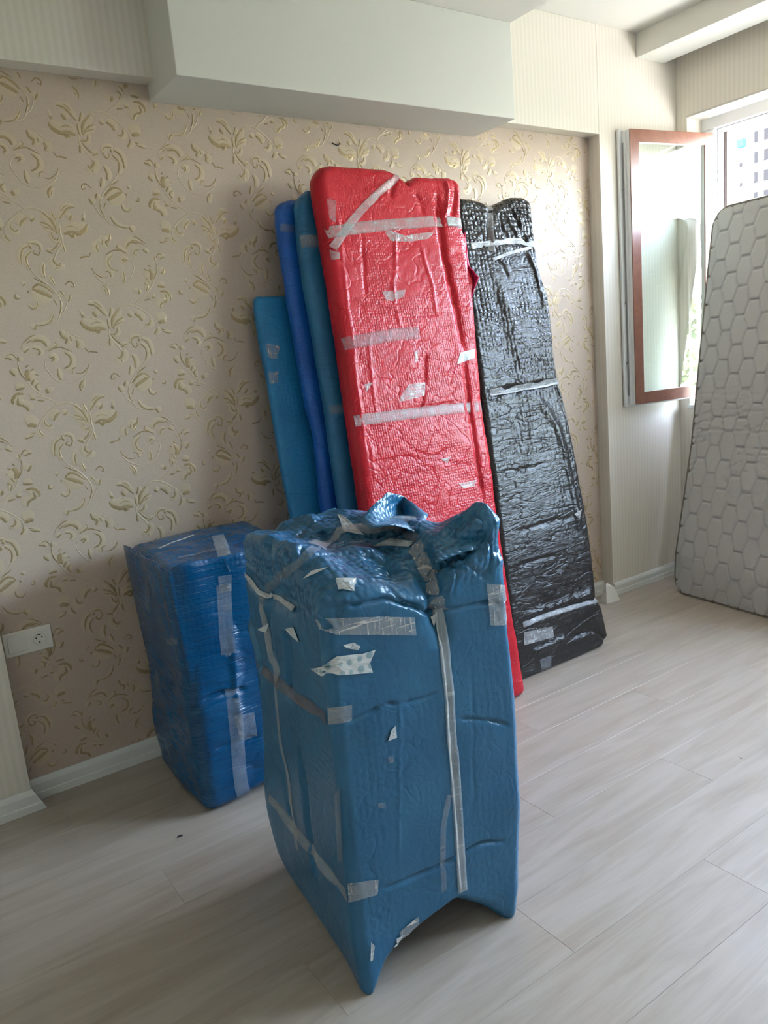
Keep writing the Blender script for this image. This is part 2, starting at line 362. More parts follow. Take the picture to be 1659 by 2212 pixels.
def ornament_data():
    V, F, MI = [], [], []
    w = lambda p: (lambda q: (q[0], q[2]))(at(p[0]/3.95, 140+p[1]/3.95, 1, YW))
    for s in OR:
        faint = 'f' in s; wd = s[-1]/3.95*.00222; pts = [w(p) for p in s if isinstance(p, tuple)]
        n = 5 if len(pts) == 2 else 9 if not faint else 14
        q = catmull(pts, n); d = np.gradient(q, axis=0); d /= np.linalg.norm(d, axis=1)[:, None]+1e-9; nn = np.stack([-d[:, 1], d[:, 0]], 1)
        if not faint and s[-1] >= 12:      # pale embossed leaf body under each gilt stroke
            k0 = len(V); o2 = wd*.55
            for i in range(n+1):
                t = i/n; ww = wd*1.25*max(.06, math.sin(math.pi*(.04+.92*t))**.7)
                for sg, h in ((-1, .0002), (0, .0014), (1, .0002)): V.append((q[i, 0]+nn[i, 0]*(ww*sg+o2), -h, q[i, 1]+nn[i, 1]*(ww*sg+o2)))
            for i in range(n):
                a = k0+i*3
                for j in (0, 1): F.append((a+j, a+j+1, a+j+4, a+j+3)); MI.append(1)
        k0 = len(V)
        for i in range(n+1):
            t = i/n; ww = wd*.54*max(.06, math.sin(math.pi*(.06+.88*t))**.75)
            for sg, h in ((-1, .0002), (0, .0022 if not faint else .0016), (1, .0002)):
                V.append((q[i, 0]+nn[i, 0]*ww*sg, -h, q[i, 1]+nn[i, 1]*ww*sg))
        for i in range(n):
            a = k0+i*3
            for j in (0, 1): F.append((a+j, a+j+1, a+j+4, a+j+3)); MI.append(1 if faint else 0)
    return np.array(V), F, MI
OV, OF, OM = ornament_data()
AX = .7545
shared = {}
def place_ornament(dx, dz, mir):
    V = OV.copy()
    if mir: V[:, 0] = 2*AX-V[:, 0]
    Q = V+np.array([dx, 0, dz])
    ok = (Q[:, 0] > NX0+.002) & (Q[:, 0] < NX1-.002) & (Q[:, 2] < NZ-.002) & (Q[:, 2] > .082)
    inb = (Q[:, 0] > 1.075-.01) & (Q[:, 0] < 2.61) & (Q[:, 2] > 2.41)
    ok &= ~inb
    keep = [i for i, f in enumerate(OF) if all(ok[j] for j in f)]
    if not keep: return
    full = len(keep) == len(OF)
    if full and mir in shared: me = shared[mir]
    else:
        used = sorted({j for i in keep for j in OF[i]}); ix = {j: n for n, j in enumerate(used)}
        me = bpy.data.meshes.new('ornament'); fs = [tuple(ix[j] for j in (OF[i] if mir else OF[i][::-1])) for i in keep]
        me.from_pydata([tuple(V[j]) for j in used], [], fs)
        me.materials.append(MATS['damask_gold']); me.materials.append(MATS['damask_cream'])
        me.polygons.foreach_set('material_index', [OM[i] for i in keep]); me.polygons.foreach_set('use_smooth', [True]*len(keep)); me.update()
        if full: shared[mir] = me
    o = bpy.data.objects.new('ornament', me); C.objects.link(o); o.parent = wall; o.location = (dx, YW, dz)
for r in range(-2, 9):
    for c in range(-2, 6):
        place_ornament(c*XP, -r*ZP, r % 2 == 1)

# ---------------------------------------------------------------- socket and switch
s = empty('wall_socket', (.365, YW, .585), 'white double plate with switch and round earthed socket on damask wall', 'socket')
px0, px1, pz0, pz1 = .285, .443, .543, .629
box('cover_plate', (px0, YW-.008, pz0), (px1, YW-.0005, pz1), 'socket_white', s, .003)
box('blank_rocker', (px0+.012, YW-.013, pz0+.014), (px0+.072, YW-.007, pz1-.014), 'socket_white', s, .003)
bm = bmesh.new(); cx, cz = px1-.043, .586
n = 32; rings = [(.031, -.008), (.031, -.0115), (.0215, -.0118), (.019, -.0075), (.004, -.0072)]
prev = None
for k, (r, d) in enumerate(rings):
    ring = []
    for i in range(n):
        a = 2*math.pi*i/n; sq = 1.0
        if k < 2: sq = 1/max(abs(math.cos(a)), abs(math.sin(a)))**.75*.86
        ring.append(bm.verts.new((cx+r*sq*math.cos(a), YW+d, cz+r*sq*math.sin(a))))
    if prev:
        for i in range(n): bm.faces.new((prev[i], prev[(i+1) % n], ring[(i+1) % n], ring[i]))
    prev = ring
bm.faces.new(prev)
ins = bm_obj('socket_insert', bm, 'socket_white', s)
for dx, dz, w_, h_ in ((-.0095, .004, .005, .005), (.0095, .004, .005, .005), (0, -.0125, .006, .005), (0, .0145, .016, .003)):
    bm = bmesh.new(); bmesh.ops.create_cone(bm, cap_ends=True, segments=12, radius1=.5, radius2=.5, depth=.002, matrix=Matrix.Translation((cx+dx, YW-.0082, cz+dz)) @ Matrix.Diagonal((w_, 1, h_, 1)) @ Matrix.Rotation(math.pi/2, 4, 'X'))
    bm_obj('contact_hole', bm, 'dark', s)

# ---------------------------------------------------------------- window with open sash
wx0, wx1 = 4.17, 4.245
win = struct(box('window_1', (wx0, W1[0], HZ-.075), (wx1, W1[1], HZ-.0125), 'pvc_white', bevel=.004))
def wpart(n_, a, b, mat='pvc_white', p=win, bv=.004): return box(n_, a, b, mat, p, bv)
wpart('frame_jamb', (wx0, W1[1]-.078, SZ), (wx1, W1[1]-.0005, HZ-.075)); wpart('frame_jamb', (wx0, W1[0]+.0005, SZ), (wx1, W1[0]+.078, HZ-.075))
wpart('frame_bottom', (wx0, W1[0]+.078, SZ+.001), (wx1, W1[1]-.078, SZ+.07)); wpart('mullion', (wx0, 1.28, SZ+.07), (wx1, 1.36, HZ-.075))
wpart('rebate', (wx0+.03, W1[1]-.098, SZ+.07), (wx1+.01, W1[1]-.078, HZ-.075)); wpart('rebate', (wx0+.03, 1.36, HZ-.095), (wx1+.01, W1[1]-.098, HZ-.075))
wpart('outer_jamb', (wx1-.012, W1[1]-.116, SZ+.07), (wx1+.02, W1[1]-.098, HZ-.095), 'brown_jamb')
wpart('mullion', (wx0, .36, SZ+.07), (wx1, .44, HZ-.075)); wpart('glass_pane', (wx0+.03, W1[0]+.078, SZ+.07), (wx0+.034, .36, HZ-.075), 'glass', bv=0); wpart('glass_pane', (wx0+.03, .44, SZ+.07), (wx0+.034, 1.28, HZ-.075), 'glass', bv=0)
wpart('sill_board', (XW-.03, W1[0]+.002, SZ+.0005), (wx0, W1[1]-.002, SZ+.022), 'pvc_white')
for zz in (2.28, 2.12, 1.5): wpart('strike_plate', (wx0-.004, W1[1]-.05, zz-.02), (wx0, W1[1]-.035, zz+.02), 'steel', bv=.001)
# sash: front face from hinge H to free edge E
H = Vector((4.14, 2.636, 0)); E_ = Vector((3.544, 2.724, 0)); zt, zb = 2.487, 1.074
d = (E_-H).normalized(); nb = Vector((-d.y, d.x, 0)); nb = nb if nb.y > 0 else -nb; L = (E_-H).length
sash = bpy.data.objects.new('open_sash', None); C.objects.link(sash); sash.parent = win
sash['label'] = 'brown framed casement sash swung open towards the striped wall'
def sp(a, t): return H + d*a + nb*t
def sbar(n_, a0, a1, t0, t1, z0, z1, mat, bv=.003): return rbox(n_, sp(a0, t0)[:2], sp(a1, t0)[:2], (nb*(t1-t0))[:2], z0, z1, mat, sash, bv)
fw_ = .062
for t0, t1, mt_, nm_ in ((0, .006, 'sash_brown', ''), (.0062, .030, 'pvc_white', '_core')):
    sbar('stile'+nm_, 0, fw_, t0, t1, zb, zt, mt_, .001); sbar('stile'+nm_, L-fw_, L, t0, t1, zb, zt, mt_, .001)
    sbar('rail'+nm_, fw_, L-fw_, t0, t1, zt-fw_, zt, mt_, .001); sbar('rail'+nm_, fw_, L-fw_, t0, t1, zb, zb+fw_, mt_, .001)
for a0, a1, z0, z1 in ((0, .05, zb, zt), (L-.05, L+.012, zb, zt), (.05, L-.05, zt-.05, zt+.003), (.05, L-.05, zb-.003, zb+.05)):
    sbar('inner_frame', a0, a1, .0305, .048, z0, z1, 'pvc_white', .002)
sbar('outer_lip', L-.05, L+.034, .048, .062, zb-.012, zt+.008, 'pvc_white', .002); sbar('outer_lip', -.01, L-.05, .048, .062, zt-.05, zt+.008, 'pvc_white', .002)
sbar('outer_lip', -.01, L-.05, .048, .062, zb-.012, zb+.05, 'pvc_white', .002)
sbar('bead', fw_-.012, fw_+.004, -.001, .006, zb+fw_-.012, zt-fw_+.012, 'sash_brown', .001)
sbar('locking_rail', L+.0122, L+.015, .036, .044, zb+.05, zt-.06, 'steel', 0)
for zz in (1.30, 1.62, 2.2): sbar('lock_pin', L+.015, L+.022, .036, .044, zz-.006, zz+.006, 'steel', .001)
sbar('glass_pane', fw_-.006, L-fw_+.006, .014, .018, zb+fw_-.006, zt-fw_+.006, 'glass', 0)
bm = bmesh.new()   # lever handle on the hidden face, poking out past the free edge
hp = sp(L-.03, .062); add_box(bm, (hp.x-.014, hp.y, 1.70), (hp.x+.014, min(hp.y+.008, 2.794), 1.77), .002)
bm_obj('handle', bm, 'pvc_white', sash)
sbar('hinge', -.012, .0, .02, .05, 2.30, 2.38, 'pvc_white', .002); sbar('hinge', -.012, .0, .02, .05, 1.18, 1.26, 'pvc_white', .002)

# ---------------------------------------------------------------- numpy noise and package builder
def hash3(i, j, k, s):
    h = (i*374761393 + j*668265263 + k*2147483647 + s*1442695041) & 0xFFFFFFFF
    h = ((h ^ (h >> 13))*1274126177) & 0xFFFFFFFF
    return ((h ^ (h >> 16)) & 0xFFFF)/65535.0
def vnoise(P, s=0):
    P = np.asarray(P, float); I = np.floor(P).astype(np.int64); f = P-I; f = f*f*(3-2*f); r = 0
    for a in (0, 1):
        for b in (0, 1):
            for c in (0, 1):
                r = r + hash3(I[:, 0]+a, I[:, 1]+b, I[:, 2]+c, s)*(f[:, 0] if a else 1-f[:, 0])*(f[:, 1] if b else 1-f[:, 1])*(f[:, 2] if c else 1-f[:, 2])
    return r-.5
def fbm(P, s=0, o=3):
    r = 0; a = 1.0
    for i in range(o): r = r + a*vnoise(P*2**i+i*17.3, s+i); a *= .5
    return r
def cube_grid(nx, ny, nz):
    idx = {}; V = []; F = []
    def vid(i, j, k):
        t = (i, j, k)
        if t not in idx: idx[t] = len(V); V.append((i/nx, j/ny, k/nz))
        return idx[t]
    for i in range(nx):
        for k in range(nz):
            F.append((vid(i, 0, k), vid(i+1, 0, k), vid(i+1, 0, k+1), vid(i, 0, k+1)))
            F.append((vid(i, ny, k), vid(i, ny, k+1), vid(i+1, ny, k+1), vid(i+1, ny, k)))
    for j in range(ny):
        for k in range(nz):
            F.append((vid(0, j, k), vid(0, j, k+1), vid(0, j+1, k+1), vid(0, j+1, k)))
            F.append((vid(nx, j, k), vid(nx, j+1, k), vid(nx, j+1, k+1), vid(nx, j, k+1)))
    for i in range(nx):
        for j in range(ny):
            F.append((vid(i, j, 0), vid(i, j+1, 0), vid(i+1, j+1, 0), vid(i+1, j, 0)))
            F.append((vid(i, j, nz), vid(i+1, j, nz), vid(i+1, j+1, nz), vid(i, j+1, nz)))
    return np.array(V), F
def vnormals(V, F):
    Q = np.array(F); n = np.cross(V[Q[:, 2]]-V[Q[:, 0]], V[Q[:, 3]]-V[Q[:, 1]]); N = np.zeros_like(V)
    for k in range(4): np.add.at(N, Q[:, k], n)
    return N/(np.linalg.norm(N, axis=1)[:, None]+1e-12)
def seg_dist(V, poly):
    D = np.full(len(V), 1e9)
    for a, b in zip(poly[:-1], poly[1:]):
        ab = b-a; t = np.clip(((V-a)@ab)/(ab@ab+1e-12), 0, 1); D = np.minimum(D, np.linalg.norm(V-(a+t[:, None]*ab), axis=1))
    return D
def make_bvh(V, F): return BVHTree.FromPolygons([tuple(v) for v in V], F)
def hit(bvh, p):
    h = bvh.ray_cast(CAM, ray(*p).normalized())
    if h[0] is None:
        # nearest surface point to the ray
        best = None
        dr = ray(*p).normalized()
        for t in np.linspace(1.0, 6, 120):
            q = bvh.find_nearest(CAM+dr*t)
            if q[0] is not None and (best is None or q[3] < best[3]): best = q
        return best[0], best[1]
    return h[0], h[1]
def px_poly(bvh, pts): return [np.array(hit(bvh, p)[0]) for p in pts]
def apply_lines(V, F, lines, sub=2):
    """lines: (pixel polyline, depth, width); carved (depth<0) or raised along the surface normal, fading out at both ends"""
    bvh = make_bvh(V, F); N = vnormals(V, F); D = np.zeros(len(V))
    Wp = V + .010*np.stack([fbm(V*22, 81, 2), fbm(V*22, 83, 2), fbm(V*22, 85, 2)], 1)
    md_ = .55+.9*np.clip(fbm(V*16, 87, 2)+.5, 0, 1)
    for pts, dep, wid in lines:
        poly = px_poly(bvh, pts); q = catmull(poly, 6*(len(poly)-1)); n = len(q)-1
        k = np.all((V > q.min(0)-wid*5) & (V < q.max(0)+wid*5), axis=1); X = Wp[k]; best = np.full(len(X), 1e9); tt = np.zeros(len(X))
        for i_ in range(n):
            a, b = q[i_], q[i_+1]; ab = b-a; t = np.clip(((X-a)@ab)/(ab@ab+1e-12), 0, 1); dd = np.linalg.norm(X-(a+t[:, None]*ab), axis=1); lo = dd < best
            tt = np.where(lo, (i_+t)/n, tt); best = np.where(lo, dd, best)
        D[k] += dep*np.exp(-(best/wid)**2)*np.clip(np.sin(np.pi*np.clip(tt, .0, 1))*1.9, 0.05, 1)*md_[k]
    return V + N*D[:, None]
def pack(name, parent, V, F, mat):
    return mesh(name, [Vector(v) for v in V], F, mat, parent, True)
def tape(name, parent, bvh, pts, width, mat, off=.0016, facing=True, label=None, n=None, ends=None):
    """sticky strip laid on the surface under the pixel polyline"""
    base = [hit(bvh, p)[0] for p in pts]; n = n or max(6, 5*(len(pts)-1))
    q = catmull([tuple(b) for b in base], n); V = []; K = 5
    for i in range(n+1):
        p = Vector(q[i]); t = (Vector(q[min(i+1, n)])-Vector(q[max(i-1, 0)])).normalized()
        loc, nor, _, _ = bvh.find_nearest(p)
        w_ = width(i/n) if callable(width) else width
        s_ = t.cross(nor).normalized()
        for j in range(K):
            a = (j/(K-1)-.5)*w_
            l2, n2, _, _ = bvh.find_nearest(loc+s_*a)
            V.append(l2*.6+(loc+s_*a)*.4*1.0 + n2*off if (l2-(loc+s_*a)).length < .02 else l2+n2*off)
    fs = [(i*K+j, i*K+j+1, (i+1)*K+j+1, (i+1)*K+j) for i in range(n) for j in range(K-1)]
    o = mesh(name, V, fs, mat, parent, True)
    md = o.modifiers.new('thickness', 'SOLIDIFY'); md.thickness = .0006; md.offset = 1
    if label: o['label'] = label
    return o
def patch(name, parent, bvh, outline, mat, off=.0018, crinkle=.0, label=None):
    pts = [hit(bvh, p) for p in outline]; c = tuple(np.mean(np.array(outline), axis=0))
    # refine the outline and fan in rings towards the middle
    ol = []
    for i, p in enumerate(outline):
        q = outline[(i+1) % len(outline)]
        for t in (0, .33, .67): ol.append((p[0]*(1-t)+q[0]*t, p[1]*(1-t)+q[1]*t))
    V = []; R = (1.0, .66, .33)
    for r in R:
        for p in ol:
            l, nn = hit(bvh, (c[0]+(p[0]-c[0])*r, c[1]+(p[1]-c[1])*r)); V.append(l+nn*(off+crinkle*random.random()))
    l, nn = hit(bvh, c); V.append(l+nn*off); n = len(ol); fs = []
    for k in range(2):
        for i in range(n): fs.append((k*n+i, k*n+(i+1) % n, (k+1)*n+(i+1) % n, (k+1)*n+i))
    for i in range(n): fs.append((2*n+i, 2*n+(i+1) % n, 3*n))
    o = mesh(name, V, fs, mat, parent, False)
    md = o.modifiers.new('thickness', 'SOLIDIFY'); md.thickness = .0006; md.offset = 1
    if label: o['label'] = label
    return o
def rounded(P, size, r):
    """P in unit cube -> rounded box of given size (local)"""
    Q = P*size; r = np.minimum(r, size*.49); inn = np.clip(Q, r, size-r); off = Q-inn; ln = np.linalg.norm(off/r, axis=1); k = ln > 1
    off[k] /= ln[k][:, None]
    return (inn+off)/size

# ---------------------------------------------------------------- leaning panels
def panel(root, name, mat, left, right, y0, lean, thick, ztop, nx, nz, ny=8, r=.03, lines=(), top=None, wr=(.004, 9), seed=0, zbot=0.0):
    """left/right: functions z -> x of the front face's side edges; front plane y = y0 + lean*z"""
    P, F = cube_grid(nx, ny, nz)
    P = rounded(P, np.array([.6, thick, 2.0]), np.array([min(r, .28), min(r, thick*.45), min(r, .03)]))
    z = zbot+P[:, 2]*(ztop-zbot)
    if top is not None: z = zbot + P[:, 2]*(top(P[:, 0])-zbot)
    x = left(z)*(1-P[:, 0])+right(z)*P[:, 0]; y = y0+lean*z+P[:, 1]*thick
    V = np.stack([x, y, z], 1)
    N = vnormals(V, F)
    amp = wr[0]*np.clip(z/.03, 0, 1)
    V = V + N*(fbm(V*np.array([wr[1], wr[1], wr[1]*1.4]), seed)*amp)[:, None]
    rd = np.abs(fbm(V*np.array([14, 14, 30.]), seed+5, 2)); V = V - N*(np.exp(-(rd/.05)**2)*.0012*np.clip(z/.05, 0, 1))[:, None]
    if lines: V = apply_lines(V, F, lines)
    V[:, 2] = np.maximum(V[:, 2], 0.0005)
    V[:, 1] = np.minimum(V[:, 1], 2.8685)
    return pack(name, root, V, F, mat), V, F
def interp(tbl):
    zs, xs = zip(*sorted(tbl)); return lambda z: np.interp(z, zs, xs)
def edge_tbl(pts, y0, lean):
    """pixels along a side edge -> (z, x) on the plane y = y0 + lean*z"""
    out = []
    for p in pts:
        dr = ray(*p); t = (y0+lean*CAM.z-CAM.y)/(dr.y-lean*dr.z); q = CAM+dr*t; out.append((q.z, q.x))
    return out

# light blue, shortest
RB, RL = 2.22, .178
def blue_panel(nm, label, mat, pts, y0, lean, thick, ztop, w, seed, tapes, r=.025, top=None):
    lt = edge_tbl(pts, y0, lean); zs = [a for a, _ in lt]
    k = np.polyfit([a for a, _ in lt], [b for _, b in lt], 1); lt.append((0, np.polyval(k, 0)))
    L_ = interp(lt); root = empty(nm, (float(L_(0))+w/2, y0, 0), label, 'parcel', 'wrapped panels leaning on the wall')
    o, V, F = panel(root, 'bubble_wrap', mat, L_, lambda z: L_(z)+w, y0, lean, thick, ztop, 60, 150, 8, r, seed=seed, top=top)
    bvh = make_bvh(V, F)
    for t in tapes: (tape if t[0] == 'tape' else patch)(*(t[:1]), root, bvh, *t[1:])
    return root
blue_panel('wrapped_parcel', 'light blue wrapped panel, shortest of the leaning stack, against the wallpaper', 'wrap_sky',
    [(553,644),(562,723),(576,791),(587,851),(600,937),(617,1037),(626,1080)], 2.555, .140, .05, 1.725, .50, 3,
    [('tape_patch', [(573,741),(605,748),(598,776),(580,773)], 'tape_crinkle'), ('tape_patch', [(580,805),(601,801),(600,826),(584,830)], 'tape_crinkle')])
blue_panel('wrapped_parcel', 'narrow bright royal blue wrapped panel between the light blue and teal ones', 'wrap_bright',
    [(602,434),(609,516),(625,616),(651,773),(673,887),(687,944),(701,1080)], 2.445, .148, .07, 2.075, .5, 8,
    [('tape', [(606,492),(625,494),(646,494)], .03, 'tape_faint')], r=.034, top=lambda u: 2.060+.02*np.clip(u/.12, 0, 1))
blue_panel('wrapped_parcel', 'dark teal blue wrapped panel directly behind the red one', 'wrap_teal',
    [(646,437),(653,530),(666,616),(687,737),(709,866),(723,973),(741,1091)], 2.335, .165, .07, 2.085, .5, 13,
    [('tape', [(650,523),(672,521),(700,522)], .045, 'tape_clear'), ('tape', [(712,886),(735,884),(756,884)], .035, 'tape_faint')], r=.034, top=lambda u: 2.055+.045*np.clip(u/.12, 0, 1))

# red
red = empty('wrapped_parcel', (1.8, RB, 0), 'tall red bubble-wrapped panel with clear tape, leaning in front of the stack', 'parcel', 'wrapped panels leaning on the wall')
rl = edge_tbl([(684,385),(690,430),(711,560),(740,740),(762,900),(785,1060)], RB, RL); k = np.polyfit([a for a, _ in rl], [b for _, b in rl], 1); rl.append((0, np.polyval(k, 0)))
rr = edge_tbl([(999,385),(1003,480),(1026,610),(1036,740),(1046,860),(1064,980),(1078,1090),(1104,1270),(1142,1497)], RB, RL)
rtop = lambda u: np.interp(u, [0, .06, .12, .45, .55, .60, .68, .92, 1.0], [2.135, 2.165, 2.176, 2.176, 2.160, 2.132, 2.156, 2.160, 2.148])
ro, V, F = panel(red, 'bubble_wrap', 'wrap_red', interp(rl), interp(rr), RB, RL, .085, 2.15, 110, 300, 12, .036, top=rtop, seed=21, wr=(.005, 7), lines=[
    ([(726,440),(744,598),(759,723),(776,866),(801,1044)], .004, .006), ([(952,440),(953,495),(962,560),(980,640),(992,700),(1002,760)], -.016, .014), ([(1002,760),(1012,860),(1030,990),(1048,1100)], -.010, .010),
    ([(1000,500),(1010,560),(1018,640)], .010, .008), ([(930,380),(945,430),(950,470)], -.014, .012), ([(975,385),(985,430),(975,475)], -.016, .010), ([(962,390),(965,430),(962,470)], .012, .008),
    ([(868,372),(850,400),(845,430)], -.010, .012), ([(868,372),(820,420),(770,470)], -.004, .008), ([(868,372),(900,420),(915,470)], -.006, .008),
    ([(780,500),(785,560),(790,640)], -.004, .006), ([(850,480),(855,560),(850,640),(870,720)], .004, .006), ([(905,520),(930,600),(945,690)], .004, .006),
    ([(735,640),(850,680),(990,672)], -.004, .005), ([(800,700),(800,800),(815,900)], .004, .005), ([(920,760),(915,830),(905,900)], -.006, .008),
    ([(800,1000),(900,990),(1040,1010)], -.004, .005), ([(870,960),(930,985),(980,960)], -.004, .005), ([(800,950),(810,1040)], .003, .006), ([(860,890),(1000,868)], -.003, .01)])
bv = make_bvh(V, F)
tape('tape', red, bv, [(862,374),(816,419),(762,476),(719,537)], .032, 'tape_clear', .003)
tape('tape', red, bv, [(705,505),(780,492),(851,485),(951,480),(1003,486)], .044, 'tape_clear')
tape('tape', red, bv, [(965,479),(985,479),(1002,484)], .036, 'tape_bright', .003)
tape('tape', red, bv, [(741,744),(798,733),(851,723),(905,719)], .048, 'tape_faint')
tape('tape', red, bv, [(766,910),(851,898),(958,885),(1052,876)], .042, 'tape_clear')
for ol, mt in (([(825,630),(876,626),(873,641),(848,651),(834,648)], 'tape_clear'), ([(994,762),(1026,753),(1025,773),(987,787)], 'tape_white'), ([(883,830),(919,826),(917,855),(862,869),(866,855)], 'tape_crinkle'),
    ([(830,501),(841,498),(855,514),(892,506),(940,500),(925,516),(883,523),(844,521)], 'tape_crinkle'), ([(705,430),(726,434),(725,480),(712,473)], 'tape_faint'), ([(787,830),(805,826),(791,848)], 'tape_crinkle'),
    ([(951,991),(973,987),(966,1001)], 'tape_crinkle'), ([(990,1045),(1030,1036),(1025,1050),(1000,1055)], 'tape_crinkle'), ([(712,540),(733,545),(735,560),(716,562)], 'tape_clear'), ([(895,760),(903,755),(902,780),(896,785)], 'tape_crinkle')):
    patch('tape_patch', red, bv, ol, mt)
# torn flap standing off the right edge
def flap(name, parent, pts3, mat, sub=3, crk=.004, label=None):
    bm = bmesh.new(); vs = [bm.verts.new(p) for p in pts3[0]]
    for f in pts3[1]: bm.faces.new([vs[i] for i in f])
    bmesh.ops.subdivide_edges(bm, edges=list(bm.edges), cuts=sub, use_grid_fill=True)
    bmesh.ops.triangulate(bm, faces=[f for f in bm.faces if len(f.verts) > 4])
    for v in bm.verts: v.co += Vector((random.uniform(-crk, crk), random.uniform(-crk, crk), random.uniform(-crk, crk)))*.5
    o = bm_obj(name, bm, mat, parent, True); md = o.modifiers.new('thickness', 'SOLIDIFY'); md.thickness = .003; md.offset = 0
    if label: o['label'] = label
    return o
def on_red(p, dy=0):
    dr = ray(*p); t = (RB+dy+RL*CAM.z)/(dr.y-RL*dr.z); return CAM+dr*t
flap('torn_flap', red, ([on_red((1004,500), .03), on_red((1010,570), .005), on_red((1034,598), -.02), on_red((1015,655), .01), on_red((1016,600), .05)], [(0, 1, 4), (1, 2, 4), (2, 3, 4)]), 'wrap_magenta', label='magenta torn flap on the right edge')

# black
blk = empty('wrapped_parcel', (2.45, 2.32, 0), 'tall black bubble-wrapped panel leaning on the wall right of the red one', 'parcel', 'wrapped panels leaning on the wall')
BB, BL = 2.325, .192
bl = interp([(0, 2.17), (2.12, 2.36)])
br = interp(edge_tbl([(1150,432),(1160,520),(1170,580),(1188,640),(1194,680),(1200,760),(1211,822),(1226,880),(1250,1000),(1274,1130),(1290,1250),(1292,1290),(1304,1312),(1319,1372),(1312,1380),(1311,1398)], BB, BL))
btop = lambda u: np.interp(u, [0, .2, .34, .42, .48, .56, .75, .9, 1.0], [2.115, 2.112, 2.10, 2.085, 2.082, 2.098, 2.125, 2.128, 2.11])
bo, V, F = panel(blk, 'bubble_wrap', 'wrap_black', bl, br, BB, BL, .095, 2.12, 100, 300, 12, .036, top=btop, seed=33, wr=(.006, 4), lines=[
    ([(1075,640),(1094,659),(1119,748),(1129,847),(1134,947),(1124,1061)], .005, .03), ([(1060,600),(1085,700),(1105,790)], -.005, .03), ([(1150,850),(1190,900),(1215,960),(1240,1080),(1265,1200)], .006, .02),
    ([(1055,440),(1057,484),(1062,544)], -.020, .016), ([(1068,445),(1085,490),(1105,525)], -.012, .006), ([(1080,440),(1100,480),(1120,515)], .010, .006), ([(1095,440),(1118,480),(1135,515)], -.012, .006), ([(1110,450),(1140,470),(1155,475)], -.010, .006), ([(1122,470),(1128,500),(1142,520)], .010, .006), ([(1020,495),(1050,498)], -.008, .006),
    ([(1017,532),(1060,527),(1104,522),(1161,527)], -.012, .012), ([(1070,550),(1100,600)], -.008, .008), ([(1140,545),(1160,600),(1180,680)], .010, .010), ([(1165,560),(1178,620)], -.008, .006),
    ([(1057,850),(1129,837),(1209,822)], -.014, .014), ([(1200,835),(1215,870),(1228,890)], -.012, .008), ([(1080,1020),(1130,1015),(1180,1000)], -.006, .006), ([(1110,1150),(1180,1130),(1240,1115)], -.005, .008), ([(1120,1220),(1200,1200)], -.005, .008),
    ([(1129,1345),(1179,1324),(1228,1309),(1291,1290)], -.014, .012), ([(1130,1335),(1230,1300),(1290,1275)], .012, .016), ([(1225,1380),(1280,1362),(1300,1375),(1308,1395)], -.012, .008), ([(1150,1410),(1225,1375)], .008, .01), ([(1240,1290),(1228,1310)], -.008, .01)])
bv = make_bvh(V, F)
tape('tape', blk, bv, [(1055,440),(1057,484),(1062,544)], .036, 'tape_clear', .003)
tape('tape', blk, bv, [(1017,532),(1060,527),(1104,522),(1160,527)], .032, 'tape_bright', .003)
tape('tape', blk, bv, [(1064,561),(1104,546),(1147,535)], .014, 'tape_bright', .003)
tape('tape', blk, bv, [(1057,850),(1129,837),(1208,823)], .034, 'tape_clear', .003)
tape('tape', blk, bv, [(1057,853),(1129,843),(1208,826)], .010, 'tape_bright', .005)
tape('tape', blk, bv, [(1129,1350),(1179,1329),(1228,1314),(1290,1295)], .026, 'tape_clear', .003)
for ol, mt in (([(1131,1366),(1193,1353),(1196,1376),(1132,1394)], 'tape_crinkle'), ([(1165,1425),(1190,1415),(1190,1440),(1170,1448)], 'tape_faint'), ([(1240,1110),(1256,1100),(1252,1122)], 'tape_crinkle'), ([(1200,1232),(1212,1228),(1212,1242)], 'tape_faint')):
    patch('tape_patch', blk, bv, ol, mt, crinkle=.001)

# ---------------------------------------------------------------- left blue bundle (rounded block)
lb = empty('wrapped_bundle', (.95, 2.55, 0), 'squat royal blue wrapped bundle standing against the damask wall', 'parcel')
def rotz(V, c, a):
    V = V-c; return np.stack([V[:, 0]*math.cos(a)-V[:, 1]*math.sin(a), V[:, 0]*math.sin(a)+V[:, 1]*math.cos(a), V[:, 2]], 1)+c
P, F = cube_grid(80, 76, 130)
P = rounded(P, np.array([.5, .5, .87]), np.array([.05, .05, .04]))
V = np.stack([.726+P[:, 0]*.49, 2.315+P[:, 1]*.485, P[:, 2]*(.845+.035*P[:, 1])], 1)
# softer, slightly flared bottom front corner, and sagging middle
zz = V[:, 2]
N = vnormals(V, F)
V += N*(fbm(V*np.array([4, 4, 5.]), 41)*.022*np.clip(zz/.06, 0, 1))[:, None]
rd = np.abs(fbm(V*np.array([6, 6, 34.]), 45, 2)); V -= N*(np.exp(-(rd/.06)**2)*.003)[:, None]
V[:, 2] += .045*np.exp(-(((V[:, 0]-1.0)/.10)**2))*np.clip(1-zz/.12, 0, 1)*np.clip(1-(V[:, 1]-2.30)/.1, 0, 1)
V = apply_lines(V, F, [([(411,1540),(448,1510),(497,1495),(538,1491)], -.010, .010), ([(460,1620),(520,1600),(560,1590)], -.006, .008), ([(500,1245),(503,1360),(512,1500),(520,1640)], .006, .015), ([(300,1210),(345,1235),(410,1240),(485,1234)], -.006, .006)])
V[:, 2] = np.maximum(V[:, 2], .0005)
lbo = pack('bubble_wrap', lb, V, F, 'wrap_royal'); lbv = make_bvh(V, F)
